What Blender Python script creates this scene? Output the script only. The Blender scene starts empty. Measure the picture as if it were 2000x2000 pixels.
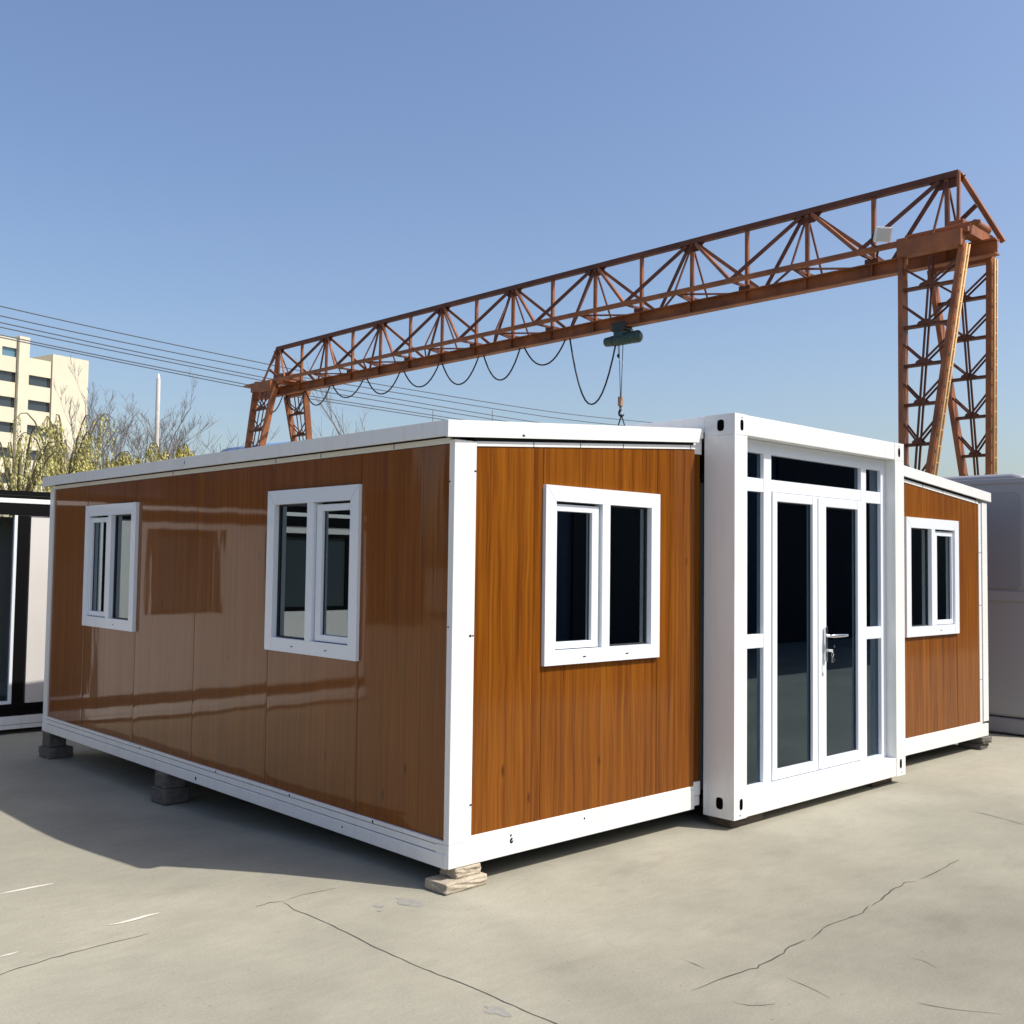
import bpy, bmesh, math, random
from mathutils import Vector, Matrix
random.seed(7)
S = bpy.context.scene
COL = S.collection

# ------------------------------------------------------------------ helpers
class MB:
    """collects faces and links them as one mesh object"""
    def __init__(self): self.v, self.f, self.m, self.sm = [], [], [], []
    def face(self, pts, mi=0, smooth=False):
        b = len(self.v); self.v += [tuple(p) for p in pts]
        self.f.append(tuple(range(b, b+len(pts)))); self.m.append(mi); self.sm.append(smooth)
    def box(self, x0, y0, z0, x1, y1, z1, mi=0):
        b = len(self.v)
        self.v += [(x0,y0,z0),(x1,y0,z0),(x1,y1,z0),(x0,y1,z0),(x0,y0,z1),(x1,y0,z1),(x1,y1,z1),(x0,y1,z1)]
        for q in ((3,2,1,0),(4,5,6,7),(0,1,5,4),(1,2,6,5),(2,3,7,6),(3,0,4,7)):
            self.f.append(tuple(b+i for i in q)); self.m.append(mi); self.sm.append(False)
    def prism(self, poly, vec, mi=0, smooth=False):
        n = len(poly); b = len(self.v); vec = Vector(vec)
        self.v += [tuple(p) for p in poly] + [tuple(Vector(p)+vec) for p in poly]
        self.f.append(tuple(b+i for i in range(n))); self.m.append(mi); self.sm.append(False)
        self.f.append(tuple(b+n+i for i in reversed(range(n)))); self.m.append(mi); self.sm.append(False)
        for i in range(n):
            j = (i+1) % n
            self.f.append((b+i, b+n+i, b+n+j, b+j)); self.m.append(mi); self.sm.append(smooth)
    def bar(self, p0, p1, w, h, mi=0, side=(1,0,0)):
        p0, p1 = Vector(p0), Vector(p1); d = (p1-p0).normalized()
        s = Vector(side); s = s - d*s.dot(d)
        if s.length < 1e-4: s = Vector((0,1,0)) - d*d.y
        s.normalize(); u = d.cross(s)
        q = [p0+s*(a*w/2)+u*(c*h/2) for a, c in ((-1,-1),(1,-1),(1,1),(-1,1))]
        self.prism(q, p1-p0, mi)
    def tube(self, pts, r, n=8, mi=0, cap=True):
        pts = [Vector(p) for p in pts]; rings = []
        rs = r if isinstance(r, (list, tuple)) else [r]*len(pts)
        prev = None
        for i, p in enumerate(pts):
            d = (pts[min(i+1, len(pts)-1)] - pts[max(i-1, 0)]).normalized()
            if prev is None:
                a = Vector((0,0,1)) if abs(d.z) < .9 else Vector((1,0,0))
                s = d.cross(a).normalized()
            else:
                s = (prev - d*prev.dot(d)).normalized()
            prev = s; u = d.cross(s); b = len(self.v)
            for k in range(n):
                t = 2*math.pi*k/n
                self.v.append(tuple(p + (s*math.cos(t)+u*math.sin(t))*rs[i]))
            rings.append(b)
        for a, b in zip(rings, rings[1:]):
            for k in range(n):
                self.f.append((a+k, a+(k+1)%n, b+(k+1)%n, b+k)); self.m.append(mi); self.sm.append(True)
        if cap:
            self.f.append(tuple(rings[0]+k for k in reversed(range(n)))); self.m.append(mi); self.sm.append(False)
            self.f.append(tuple(rings[-1]+k for k in range(n))); self.m.append(mi); self.sm.append(False)
    def disc(self, c, ax, up, hw, hh, mi=0, n=16, sq=0.0):
        c, ax, up = Vector(c), Vector(ax), Vector(up); pts = []
        for k in range(n):
            t = 2*math.pi*k/n; cx, cy = math.cos(t), math.sin(t)
            if sq: cx = math.copysign(abs(cx)**sq, cx); cy = math.copysign(abs(cy)**sq, cy)
            pts.append(c + ax*cx*hw + up*cy*hh)
        self.face(pts, mi)
    def build(self, name, mats, parent=None, bevel=0, loc=None, rotz=0, seg=2):
        me = bpy.data.meshes.new(name); me.from_pydata(self.v, [], self.f)
        if not isinstance(mats, (list, tuple)): mats = [mats]
        for m in mats: me.materials.append(m)
        me.polygons.foreach_set('material_index', self.m)
        me.polygons.foreach_set('use_smooth', self.sm)
        bm = bmesh.new(); bm.from_mesh(me)
        bmesh.ops.recalc_face_normals(bm, faces=bm.faces); bm.to_mesh(me); bm.free()
        me.update()
        o = bpy.data.objects.new(name, me); COL.objects.link(o)
        if parent: o.parent = parent
        if loc: o.location = loc
        o.rotation_euler.z = rotz
        if bevel:
            b = o.modifiers.new('bevel', 'BEVEL'); b.width = bevel; b.segments = seg
            b.limit_method = 'ANGLE'; b.angle_limit = math.radians(40); b.harden_normals = False
        return o

def tag(o, label=None, cat=None, group=None, kind=None):
    if label: o['label'] = label
    if cat: o['category'] = cat
    if group: o['group'] = group
    if kind: o['kind'] = kind
    return o
def empty(name, loc, rotz=0, label=None, cat=None, group=None):
    o = bpy.data.objects.new(name, None); COL.objects.link(o)
    o.location = loc; o.rotation_euler.z = rotz; o.empty_display_size = .2
    return tag(o, label, cat, group)

# ------------------------------------------------------------------ materials
def mat(name, col, rough=.5, metal=0, spec=.5, coat=0, var=0, vscale=3, bump=0, bscale=30, coat_r=.05):
    m = bpy.data.materials.new(name); m.use_nodes = True; nt = m.node_tree
    b = nt.nodes['Principled BSDF']
    b.inputs['Base Color'].default_value = (*col, 1); b.inputs['Roughness'].default_value = rough
    b.inputs['Metallic'].default_value = metal; b.inputs['Specular IOR Level'].default_value = spec
    b.inputs['Coat Weight'].default_value = coat; b.inputs['Coat Roughness'].default_value = coat_r
    if var or bump:
        tc = nt.nodes.new('ShaderNodeTexCoord')
    if var:
        n = nt.nodes.new('ShaderNodeTexNoise'); n.inputs['Scale'].default_value = vscale; n.inputs['Detail'].default_value = 6
        nt.links.new(tc.outputs['Object'], n.inputs['Vector'])
        r = nt.nodes.new('ShaderNodeMapRange'); r.inputs[1].default_value = .3; r.inputs[2].default_value = .7
        r.inputs[3].default_value = 1-var; r.inputs[4].default_value = 1+var*.4
        nt.links.new(n.outputs['Fac'], r.inputs[0])
        mx = nt.nodes.new('ShaderNodeVectorMath'); mx.operation = 'SCALE'; mx.inputs[0].default_value = col
        nt.links.new(r.outputs[0], mx.inputs['Scale']); nt.links.new(mx.outputs[0], b.inputs['Base Color'])
    if bump:
        n2 = nt.nodes.new('ShaderNodeTexNoise'); n2.inputs['Scale'].default_value = bscale; n2.inputs['Detail'].default_value = 3
        nt.links.new(tc.outputs['Object'], n2.inputs['Vector'])
        bp = nt.nodes.new('ShaderNodeBump'); bp.inputs['Strength'].default_value = bump; bp.inputs['Distance'].default_value = .02
        nt.links.new(n2.outputs['Fac'], bp.inputs['Height']); nt.links.new(bp.outputs[0], b.inputs['Normal'])
    return m

def glass_mat(name, tint, ior=1.75, rough=0.0, refl=(.80,.93,1)):
    m = bpy.data.materials.new(name); m.use_nodes = True; nt = m.node_tree; nt.nodes.clear()
    out = nt.nodes.new('ShaderNodeOutputMaterial'); mix = nt.nodes.new('ShaderNodeMixShader')
    tr = nt.nodes.new('ShaderNodeBsdfTransparent'); tr.inputs[0].default_value = (*tint, 1)
    gl = nt.nodes.new('ShaderNodeBsdfGlossy'); gl.inputs['Roughness'].default_value = rough
    gl.inputs[0].default_value = (*refl,1)
    fr = nt.nodes.new('ShaderNodeFresnel'); fr.inputs[0].default_value = ior
    nt.links.new(fr.outputs[0], mix.inputs[0]); nt.links.new(tr.outputs[0], mix.inputs[1])
    nt.links.new(gl.outputs[0], mix.inputs[2]); nt.links.new(mix.outputs[0], out.inputs[0])
    return m

def wood_mat(name, along):
    """glossy printed wood film: vertical boards, grain along z. along = axis index (0 x, 1 y) of the wall"""
    m = bpy.data.materials.new(name); m.use_nodes = True; nt = m.node_tree; N = nt.nodes.new; L = nt.links.new
    b = nt.nodes['Principled BSDF']
    tc = N('ShaderNodeTexCoord'); sep = N('ShaderNodeSeparateXYZ'); L(tc.outputs['Object'], sep.inputs[0])
    u = sep.outputs[along]; z = sep.outputs[2]
    def math_(op, a, c=None, d=None):
        n = N('ShaderNodeMath'); n.operation = op
        for i, q in enumerate((a, c, d)):
            if q is None: continue
            if isinstance(q, (int, float)): n.inputs[i].default_value = q
            else: L(q, n.inputs[i])
        return n.outputs[0]
    def vec(a, c, d=0.0):
        n = N('ShaderNodeCombineXYZ')
        for i, q in enumerate((a, c, d)):
            if isinstance(q, (int, float)): n.inputs[i].default_value = q
            else: L(q, n.inputs[i])
        return n.outputs[0]
    def noise(v, scale, detail, rough=.55, dist=0):
        n = N('ShaderNodeTexNoise'); n.inputs['Scale'].default_value = scale; n.inputs['Detail'].default_value = detail
        n.inputs['Roughness'].default_value = rough; n.inputs['Distortion'].default_value = dist
        L(v, n.inputs['Vector']); return n.outputs['Fac']
    # board id, irregular width
    ub = math_('ADD', u, math_('MULTIPLY', math_('SINE', math_('MULTIPLY', u, 9.0)), .02))
    bid = math_('FLOOR', math_('DIVIDE', ub, .137))
    wn = N('ShaderNodeTexWhiteNoise'); wn.noise_dimensions = '1D'; L(bid, wn.inputs['W'])
    fr = math_('FRACT', math_('DIVIDE', ub, .137))
    line = math_('LESS_THAN', fr, .03 if along else .045)
    off = math_('MULTIPLY', wn.outputs['Value'], 7.0)
    zz = math_('ADD', z, off)
    wob = math_('MULTIPLY', math_('SUBTRACT', noise(vec(math_('MULTIPLY', u, 3), math_('MULTIPLY', zz, 1.3)), 1.0, 2), .5), .06)
    uu = math_('ADD', u, wob)
    g1 = noise(vec(math_('MULTIPLY', uu, 27), math_('MULTIPLY', zz, .6)), 1.0, 3, .6)
    g2 = noise(vec(math_('MULTIPLY', uu, 105), math_('MULTIPLY', zz, 1.5)), 1.0, 4, .65)
    g3 = noise(vec(math_('MULTIPLY', uu, 5), math_('MULTIPLY', zz, .35)), 1.0, 2)
    s = math_('ADD', math_('MULTIPLY', g1, .47), math_('ADD', math_('MULTIPLY', g2, .36), math_('MULTIPLY', g3, .17)))
    s = math_('ADD', s, math_('MULTIPLY', math_('SUBTRACT', wn.outputs['Value'], .5), .05))
    cr = N('ShaderNodeValToRGB'); e = cr.color_ramp.elements
    e[0].position = .29; e[0].color = (.045,.0105,.0012,1)
    e[1].position = .72; e[1].color = (.300,.108,.0085,1)
    a = e.new(.44); a.color = (.142,.040,.0030,1)
    a = e.new(.53); a.color = (.205,.063,.0042,1)
    L(s, cr.inputs[0])
    if along:   # the side film prints paler and smoother
        pm = N('ShaderNodeMix'); pm.data_type = 'RGBA'; pm.inputs[0].default_value = .45; L(cr.outputs[0], pm.inputs[6]); pm.inputs[7].default_value = (.205,.060,.0060,1)
        cro = pm.outputs[2]
    else: cro = cr.outputs[0]
    # knots
    vo = N('ShaderNodeTexVoronoi'); vo.inputs['Scale'].default_value = 1.0; vo.inputs['Randomness'].default_value = 1.0
    L(vec(math_('MULTIPLY', u, 5.2), math_('MULTIPLY', z, 2.1)), vo.inputs['Vector'])
    kn = N('ShaderNodeMapRange'); kn.inputs[1].default_value = .03; kn.inputs[2].default_value = .085
    kn.inputs[3].default_value = .75; kn.inputs[4].default_value = 0
    L(vo.outputs['Distance'], kn.inputs[0])
    sepc = N('ShaderNodeSeparateColor'); L(vo.outputs['Color'], sepc.inputs[0])
    kf = math_('MULTIPLY', kn.outputs[0], math_('GREATER_THAN', sepc.outputs[0], .62))
    dark = math_('MAXIMUM', kf, math_('MULTIPLY', line, math_('MULTIPLY', wn.outputs['Value'], .75 if along else .36)))
    mx = N('ShaderNodeMix'); mx.data_type = 'RGBA'; L(dark, mx.inputs[0]); L(cro, mx.inputs[6])
    mx.inputs[7].default_value = (.045,.012,.002,1)
    L(mx.outputs[2], b.inputs['Base Color'])
    b.inputs['Roughness'].default_value = .4; b.inputs['Specular IOR Level'].default_value = .08
    b.inputs['Coat Weight'].default_value = .62 if along else .45; b.inputs['Coat Roughness'].default_value = .05 if along else .09; b.inputs['Coat IOR'].default_value = 1.5
    # slight waviness of the sheet in the reflections
    wv = noise(vec(math_('MULTIPLY', u, 3.1), math_('MULTIPLY', z, 1.1)), 1.0, 1.5)
    wv2 = noise(vec(math_('MULTIPLY', u, 22), math_('MULTIPLY', z, .8)), 1.0, 1)
    bp = N('ShaderNodeBump'); bp.inputs['Strength'].default_value = 1; bp.inputs['Distance'].default_value = .0035
    hgt = math_('ADD', wv, math_('MULTIPLY', wv2, .07))
    if along:   # the sheet steel curls a little at its joints and lower edge
        q = math_('FRACT', math_('DIVIDE', math_('SUBTRACT', u, .80), .9625))
        ed = math_('MULTIPLY', math_('MINIMUM', q, math_('SUBTRACT', 1.0, q)), .9625)
        hgt = math_('SUBTRACT', hgt, math_('MULTIPLY', math_('EXPONENT', math_('MULTIPLY', ed, -38.0)), .34))
        hgt = math_('SUBTRACT', hgt, math_('MULTIPLY', math_('EXPONENT', math_('MULTIPLY', math_('SUBTRACT', z, .235), -14.0)), .62))
    L(hgt, bp.inputs['Height'])
    L(bp.outputs[0], b.inputs['Coat Normal'])
    return m

def ground_mat(name, tint=(1,1,1)):
    m = bpy.data.materials.new(name); m.use_nodes = True; nt = m.node_tree; N = nt.nodes.new; L = nt.links.new
    b = nt.nodes['Principled BSDF']; b.inputs['Roughness'].default_value = .85; b.inputs['Specular IOR Level'].default_value = .25
    tc = N('ShaderNodeTexCoord')
    def noise(scale, det, rough=.5, stretch=None):
        n = N('ShaderNodeTexNoise'); n.inputs['Scale'].default_value = scale; n.inputs['Detail'].default_value = det
        n.inputs['Roughness'].default_value = rough
        if stretch:
            mp = N('ShaderNodeMapping'); mp.inputs['Scale'].default_value = stretch
            mp.inputs['Rotation'].default_value = (0,0,.5)
            L(tc.outputs['Object'], mp.inputs['Vector']); L(mp.outputs[0], n.inputs['Vector'])
        else: L(tc.outputs['Object'], n.inputs['Vector'])
        return n.outputs['Fac']
    def mr(x, a, c, d, e):
        n = N('ShaderNodeMapRange'); n.clamp = True
        for i, q in enumerate((a, c, d, e)): n.inputs[i+1].default_value = q
        L(x, n.inputs[0]); return n.outputs[0]
    def mul(a, c):
        n = N('ShaderNodeMath'); n.operation = 'MULTIPLY'
        for i, q in enumerate((a, c)):
            if isinstance(q, (int, float)): n.inputs[i].default_value = q
            else: L(q, n.inputs[i])
        return n.outputs[0]
    big = mr(noise(.55, 4, .55), .35, .65, 0, 1)
    cr = N('ShaderNodeMix'); cr.data_type = 'RGBA'
    c0 = (.256,.244,.195); c1 = (.315,.299,.236)
    cr.inputs[6].default_value = (c0[0]*tint[0], c0[1]*tint[1], c0[2]*tint[2], 1)
    cr.inputs[7].default_value = (c1[0]*tint[0], c1[1]*tint[1], c1[2]*tint[2], 1)
    L(big, cr.inputs[0])
    v = mul(mr(noise(2.3, 6, .6), .3, .7, .93, 1.05), mr(noise(7, 5, .6, (1,3,1)), .3, .7, .95, 1.04))
    v = mul(v, mr(noise(80, 4, .65), .3, .7, .91, 1.07))
    v = mul(v, mr(noise(330, 2, .6), .3, .7, .86, 1.12))
    # light falloff painted into the colour: near yard darker, edge broken by noise
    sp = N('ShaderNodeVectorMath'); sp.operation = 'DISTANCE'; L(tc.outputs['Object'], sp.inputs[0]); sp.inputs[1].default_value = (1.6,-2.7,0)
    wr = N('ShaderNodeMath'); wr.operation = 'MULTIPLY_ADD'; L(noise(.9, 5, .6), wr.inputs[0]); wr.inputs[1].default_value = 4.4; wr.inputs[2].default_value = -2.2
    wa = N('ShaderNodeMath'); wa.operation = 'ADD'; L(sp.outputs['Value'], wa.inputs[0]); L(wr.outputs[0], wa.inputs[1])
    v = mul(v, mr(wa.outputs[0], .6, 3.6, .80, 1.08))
    # dark scuffs
    v = mul(v, mr(noise(3.1, 8, .72), .64, .80, 1, .72))
    vo = N('ShaderNodeTexVoronoi'); vo.inputs['Scale'].default_value = 26; L(tc.outputs['Object'], vo.inputs['Vector'])
    sc = N('ShaderNodeSeparateColor'); L(vo.outputs['Color'], sc.inputs[0])
    g1 = mr(vo.outputs['Distance'], .06, .16, 1, 0); g2 = mr(sc.outputs[0], .90, .93, 0, 1)
    gm = N('ShaderNodeMath'); gm.operation = 'MULTIPLY_ADD'; L(mul(g1, g2), gm.inputs[0]); gm.inputs[1].default_value = -.38; gm.inputs[2].default_value = 1.0
    v = mul(v, gm.outputs[0])
    v = mul(v, mr(noise(1.15, 7, .68, (1,2.4,1)), .56, .72, 1.0, .86))
    mx = N('ShaderNodeVectorMath'); mx.operation = 'SCALE'; L(cr.outputs[2], mx.inputs[0]); L(v, mx.inputs['Scale'])
    L(mx.outputs[0], b.inputs['Base Color'])
    bp = N('ShaderNodeBump'); bp.inputs['Strength'].default_value = .5; bp.inputs['Distance'].default_value = .004
    L(noise(60, 5, .65), bp.inputs['Height']); L(bp.outputs[0], b.inputs['Normal'])
    return m

def worn_white(name):
    m = mat(name, (.8,.8,.79), .32, coat=.2); nt = m.node_tree; N = nt.nodes.new; L = nt.links.new; b = nt.nodes['Principled BSDF']
    tc = N('ShaderNodeTexCoord'); out = None
    def layer(scale, st, det, lo, hi, a):
        mp = N('ShaderNodeMapping'); mp.inputs['Scale'].default_value = st; L(tc.outputs['Object'], mp.inputs['Vector'])
        n = N('ShaderNodeTexNoise'); n.inputs['Scale'].default_value = scale; n.inputs['Detail'].default_value = det; n.inputs['Roughness'].default_value = .65
        L(mp.outputs[0], n.inputs['Vector']); r = N('ShaderNodeMapRange'); r.inputs[1].default_value = lo; r.inputs[2].default_value = hi; r.inputs[3].default_value = 0; r.inputs[4].default_value = a
        L(n.outputs['Fac'], r.inputs[0]); return r.outputs[0]
    f = layer(4, (5,5,.5), 6, .52, .75, .22)            # drip streaks
    g = layer(3, (1,1,1), 8, .58, .72, .20)             # grubby patches
    h = layer(60, (1,1,1), 3, .70, .76, .35)            # specks
    for q in (g, h):
        k = N('ShaderNodeMath'); k.operation = 'MAXIMUM'; L(f, k.inputs[0]); L(q, k.inputs[1]); f = k.outputs[0]
    mx = N('ShaderNodeMix'); mx.data_type = 'RGBA'; L(f, mx.inputs[0]); mx.inputs[6].default_value = (.80,.80,.785,1); mx.inputs[7].default_value = (.42,.39,.34,1)
    L(mx.outputs[2], b.inputs['Base Color'])
    n = N('ShaderNodeTexNoise'); n.inputs['Scale'].default_value = 5; L(tc.outputs['Object'], n.inputs['Vector'])
    bp = N('ShaderNodeBump'); bp.inputs['Strength'].default_value = .12; bp.inputs['Distance'].default_value = .02; L(n.outputs['Fac'], bp.inputs['Height']); L(bp.outputs[0], b.inputs['Normal'])
    return m
WHITE = worn_white('white_paint')
WHITE2 = mat('white_frame', (.76,.80,.85), .28, coat=.25)
SEAM = mat('dark_seam', (.012,.012,.013), .7)
HOLE = mat('hole_black', (.004,.004,.004), .9, spec=0)
WOODX = wood_mat('wood_film_front', 0); WOODY = wood_mat('wood_film_side', 1)
LINING = mat('inner_lining', (.30,.30,.30), .7)
GASKET = mat('black_gasket', (.015,.017,.02), .5)
GLASS = glass_mat('window_glass', (.26,.31,.33), 2.9)
DGLASS = glass_mat('door_glass', (.14,.19,.24), 2.1, 0, (.60,.80,1))
CHROME = mat('chrome', (.75,.75,.76), .18, metal=1)
HANDLEW = mat('white_handle', (.8,.8,.8), .3)
GREYH = mat('grey_plastic', (.35,.36,.37), .4)
RUST = mat('rust_red_paint', (.30,.098,.031), .6, var=.45, vscale=2.2, bump=.3, bscale=14)  # brighter copy of the crane paint, for members shown in sun
RUST_SHADE = mat('rust_red_paint_shaded', (.125,.036,.014), .65, var=.4, vscale=3, bump=.3, bscale=14)  # same crane paint darkened, for members shown in shade
GREEN = mat('hoist_green', (.02,.055,.05), .4, var=.2)
BLACK = mat('black_rubber', (.012,.012,.014), .55)
STEEL = mat('wire_steel', (.16,.17,.19), .45, metal=.6)
VANG = mat('van_grey', (.30,.305,.325), .42, coat=.3, coat_r=.2)
VAND = mat('van_grey_dark', (.235,.24,.265), .38, coat=.3, coat_r=.2)
CREAM = mat('cream_render', (.62,.57,.44), .85, var=.06, vscale=.4)
WINDARK = mat('window_dark', (.035,.05,.06), .15)
WINBLUE = mat('window_blue', (.10,.20,.28), .15)
BFRAME = mat('black_frame', (.004,.004,.0045), .45, spec=.15)
CLAD = mat('white_cladding', (.66,.64,.61), .35, var=.05, vscale=1.5)
BARK = mat('bark_grey', (.19,.17,.16), .9)
BARKW = mat('bark_willow', (.13,.11,.06), .9)
TIMBER = mat('timber_block', (.43,.37,.28), .8, var=.25, vscale=9, bump=.5, bscale=40)
STONE = mat('stone_block', (.125,.112,.098), .9, var=.3, vscale=8, bump=.6, bscale=25)
TIMBERD = mat('timber_dark', (.12,.09,.065), .85, var=.3, vscale=8, bump=.5, bscale=30)
HALLC = mat('hall_cladding', (.032,.052,.088), .6, var=.1)
HALLD = mat('hall_dark', (.008,.011,.018), .7)
BLUET = mat('blue_sheet', (.10,.20,.42), .5)
POLEW = mat('pole_white', (.62,.60,.56), .6, var=.15)
CONC = mat('pole_concrete', (.33,.32,.31), .8)
def leaf_mat(name, col):
    m = mat(name, col, .6, spec=.3); nt = m.node_tree; b = nt.nodes['Principled BSDF']
    oi = nt.nodes.new('ShaderNodeTexCoord'); n = nt.nodes.new('ShaderNodeTexNoise'); n.inputs['Scale'].default_value = 1.3; n.inputs['Detail'].default_value = 4
    nt.links.new(oi.outputs['Object'], n.inputs['Vector'])
    r = nt.nodes.new('ShaderNodeMapRange'); r.inputs[1].default_value = .3; r.inputs[2].default_value = .7; r.inputs[3].default_value = .6; r.inputs[4].default_value = 1.35
    nt.links.new(n.outputs['Fac'], r.inputs[0])
    mx = nt.nodes.new('ShaderNodeVectorMath'); mx.operation = 'SCALE'; mx.inputs[0].default_value = col
    nt.links.new(r.outputs[0], mx.inputs['Scale']); nt.links.new(mx.outputs[0], b.inputs['Base Color'])
    tl = nt.nodes.new('ShaderNodeBsdfTranslucent'); nt.links.new(mx.outputs[0], tl.inputs[0]); ms = nt.nodes.new('ShaderNodeMixShader'); ms.inputs[0].default_value = .45
    out = nt.nodes['Material Output']; nt.links.new(b.outputs[0], ms.inputs[1]); nt.links.new(tl.outputs[0], ms.inputs[2]); nt.links.new(ms.outputs[0], out.inputs[0])
    return m
LEAFY = leaf_mat('willow_leaf_yellow', (.68,.62,.20)); LEAFG = leaf_mat('willow_leaf_olive', (.64,.60,.24))

# ------------------------------------------------------------------ ground
G = MB()
def smst(a, b, t):
    t = min(1, max(0, (t-a)/(b-a))); return t*t*(3-2*t)
def gz(x, y): return -.11*smst(.5, 3.0, y)*(1-smst(3.2, 6.2, x))      # the yard falls gently towards the back left
xs = [-400,-30,-10,-4,-2,-1,0,1,2,3.2,3.7,4.2,4.7,5.2,5.7,6.2,9,30,400]
ys = [-400,-30,-8,-3,-1,0,.5,.8,1.1,1.4,1.7,2.0,2.3,2.6,3.0,4,6,12,30,400]
nb_ = len(G.v)
for y in ys:
    for x in xs: G.v.append((x, y, gz(x, y)))
for j in range(len(ys)-1):
    for i in range(len(xs)-1):
        a = nb_+j*len(xs)+i; G.f.append((a, a+1, a+1+len(xs), a+len(xs))); G.m.append(0); G.sm.append(True)
def strip(pts, w, mi, z=.0014, jit=.006):
    P = [Vector((p[0], p[1], z+gz(p[0], p[1]))) for p in pts]; fine = []
    for a, b in zip(P, P[1:]):
        k = max(2, int((b-a).length/.045))
        for i in range(k): fine.append(a.lerp(b, i/k) + Vector((random.uniform(-jit,jit), random.uniform(-jit,jit), 0)))
    fine.append(P[-1]); n = len(fine); prev = None
    for i, p in enumerate(fine):
        d = (fine[min(i+1,n-1)]-fine[max(i-1,0)]).normalized(); s = Vector((-d.y, d.x, 0))
        ww = w*random.uniform(.45,1.2)*min(1, (i+.4)/2, (n-i-.6)/2+.2)
        cur = (p-s*ww/2, p+s*ww/2)
        if prev: G.face([prev[0], cur[0], cur[1], prev[1]], mi)
        prev = cur
for pts in ([(-.05,-1.5),(.12,-1.51),(.25,-1.52),(.33,-1.54),(.38,-1.53),(.55,-1.52),(.63,-1.5),(.75,-1.5)],
            [(.77,-1.52),(.94,-1.47),(1.09,-1.48),(1.23,-1.49),(1.3,-1.48),(1.38,-1.46)],
            [(1.39,-1.47),(1.58,-1.44),(1.7,-1.41),(1.79,-1.41),(1.87,-1.4),(1.93,-1.43)],
            [(1.99,-1.42),(2.12,-1.42),(2.25,-1.42),(2.38,-1.4),(2.5,-1.4)]):
    strip(pts, .008, 1)
strip([(-.66,.41),(-.68,.28),(-.67,.06),(-.67,-.03),(-.68,-.34),(-.68,-.53),(-.67,-.76),(-.66,-.83),(-.65,-.96),(-.65,-1.11),(-.64,-1.36),(-.64,-1.7)], .0065, 1, jit=.003)
strip([(-1.98,.33),(-1.85,.37),(-1.72,.39),(-1.64,.4),(-1.53,.4),(-1.42,.4),(-1.31,.41)], .006, 1)
strip([(-.66,.41),(-.53,.43),(-.42,.41),(-.36,.41)], .005, 1)
strip([(-.66,.41),(-.72,.43),(-.79,.42)], .008, 1)
strip([(.33,-1.67),(.32,-1.75),(.28,-1.89)], .004, 1); strip([(.9,-1.88),(.9,-1.95),(.87,-2.02)], .004, 1)
strip([(.48,-2.12),(.5,-2.17),(.53,-2.25),(.62,-2.38)], .004, 1); strip([(3.73,-.94),(3.67,-1.19),(3.6,-1.33)], .007, 1)
strip([(-.02,-1.66),(0,-1.72),(.08,-1.78)], .004, 1); strip([(.17,-1.29),(.16,-1.41)], .004, 1)
strip([(-1.57,1.5),(-1.31,1.51)], .022, 2); strip([(-1.40,.62),(-1.28,.62),(-1.16,.63)], .026, 2); strip([(-1.87,.54),(-1.79,.55)], .022, 2)  # short white streaks on the concrete
# oil marks by the near corner and at the lower edge
for cx, cy, rx, ry in ((-.22,.01,.05,.09),(-.36,.06,.03,.03),(-.72,-1.15,.035,.06),(-.40,.0,.012,.012)):
    pts = []
    for k in range(14):
        t = k/14*6.283; r = random.uniform(.6,1.15); pts.append((cx+rx*r*math.cos(t), cy+ry*r*math.sin(t), .0011))
    G.face(pts, 3)
G_CR = mat('crack_dark', (.07,.062,.05), .95); G_W = mat('white_streak', (.62,.60,.52), .8); G_O = mat('oil_mark', (.27,.265,.235), .7, var=.3, vscale=20)
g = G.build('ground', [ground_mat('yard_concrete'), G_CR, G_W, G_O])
tag(g, 'pale concrete yard with thin dark cracks and white streaks', kind='structure')

# ------------------------------------------------------------------ the expandable house
H = empty('container_house', (0,0,0), 0, 'wood-clad fold-out container house with white frame and glazed double door, standing on blocks', 'house')
YE = 5.48; XE = 6.335                       # rear end, right end of the house
XL, XR = 2.065, 4.275                       # the middle container
def ztop(x):                                # wall head of the sloping fronts
    d = min(x, XE-x); return 2.185 + (d-.155)*.0770
T = .06
# left side wall (faces -x): module pieces, film outside
mb = MB()
tilt = {.041:(.0035,-.003), .80:(-.002,.0025), 1.765:(.003,-.0035), 2.725:(-.003,.003), 3.68:(.0035,-.002), 4.645:(-.003,.003)}   # no two modules sit quite flush
def side_piece(y0, y1, z0, z1):
    a, b = tilt[y0]; mb.prism([(.021+a,y0+.002,z0),(.021+b,y1-.002,z0),(.08,y1-.002,z0),(.08,y0+.002,z0)], (0,0,z1-z0))
side_piece(.041,.80,.235,2.19); side_piece(1.765,2.725,.235,2.19); side_piece(2.725,3.68,.235,2.19); side_piece(4.645,5.40,.235,2.19)
for y0, y1 in ((.80,1.765),(3.68,4.645)):
    side_piece(y0, y1, .235, 1.085); side_piece(y0, y1, 1.985, 2.19)
mb.build('side_wall', WOODY, H, .0025)
for y in (.80,1.765,2.725,3.68,4.645):
    mb = MB(); mb.box(.045, y-.006, .235, .07, y+.006, 2.19); mb.build('wall_joint', SEAM, H)
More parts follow.
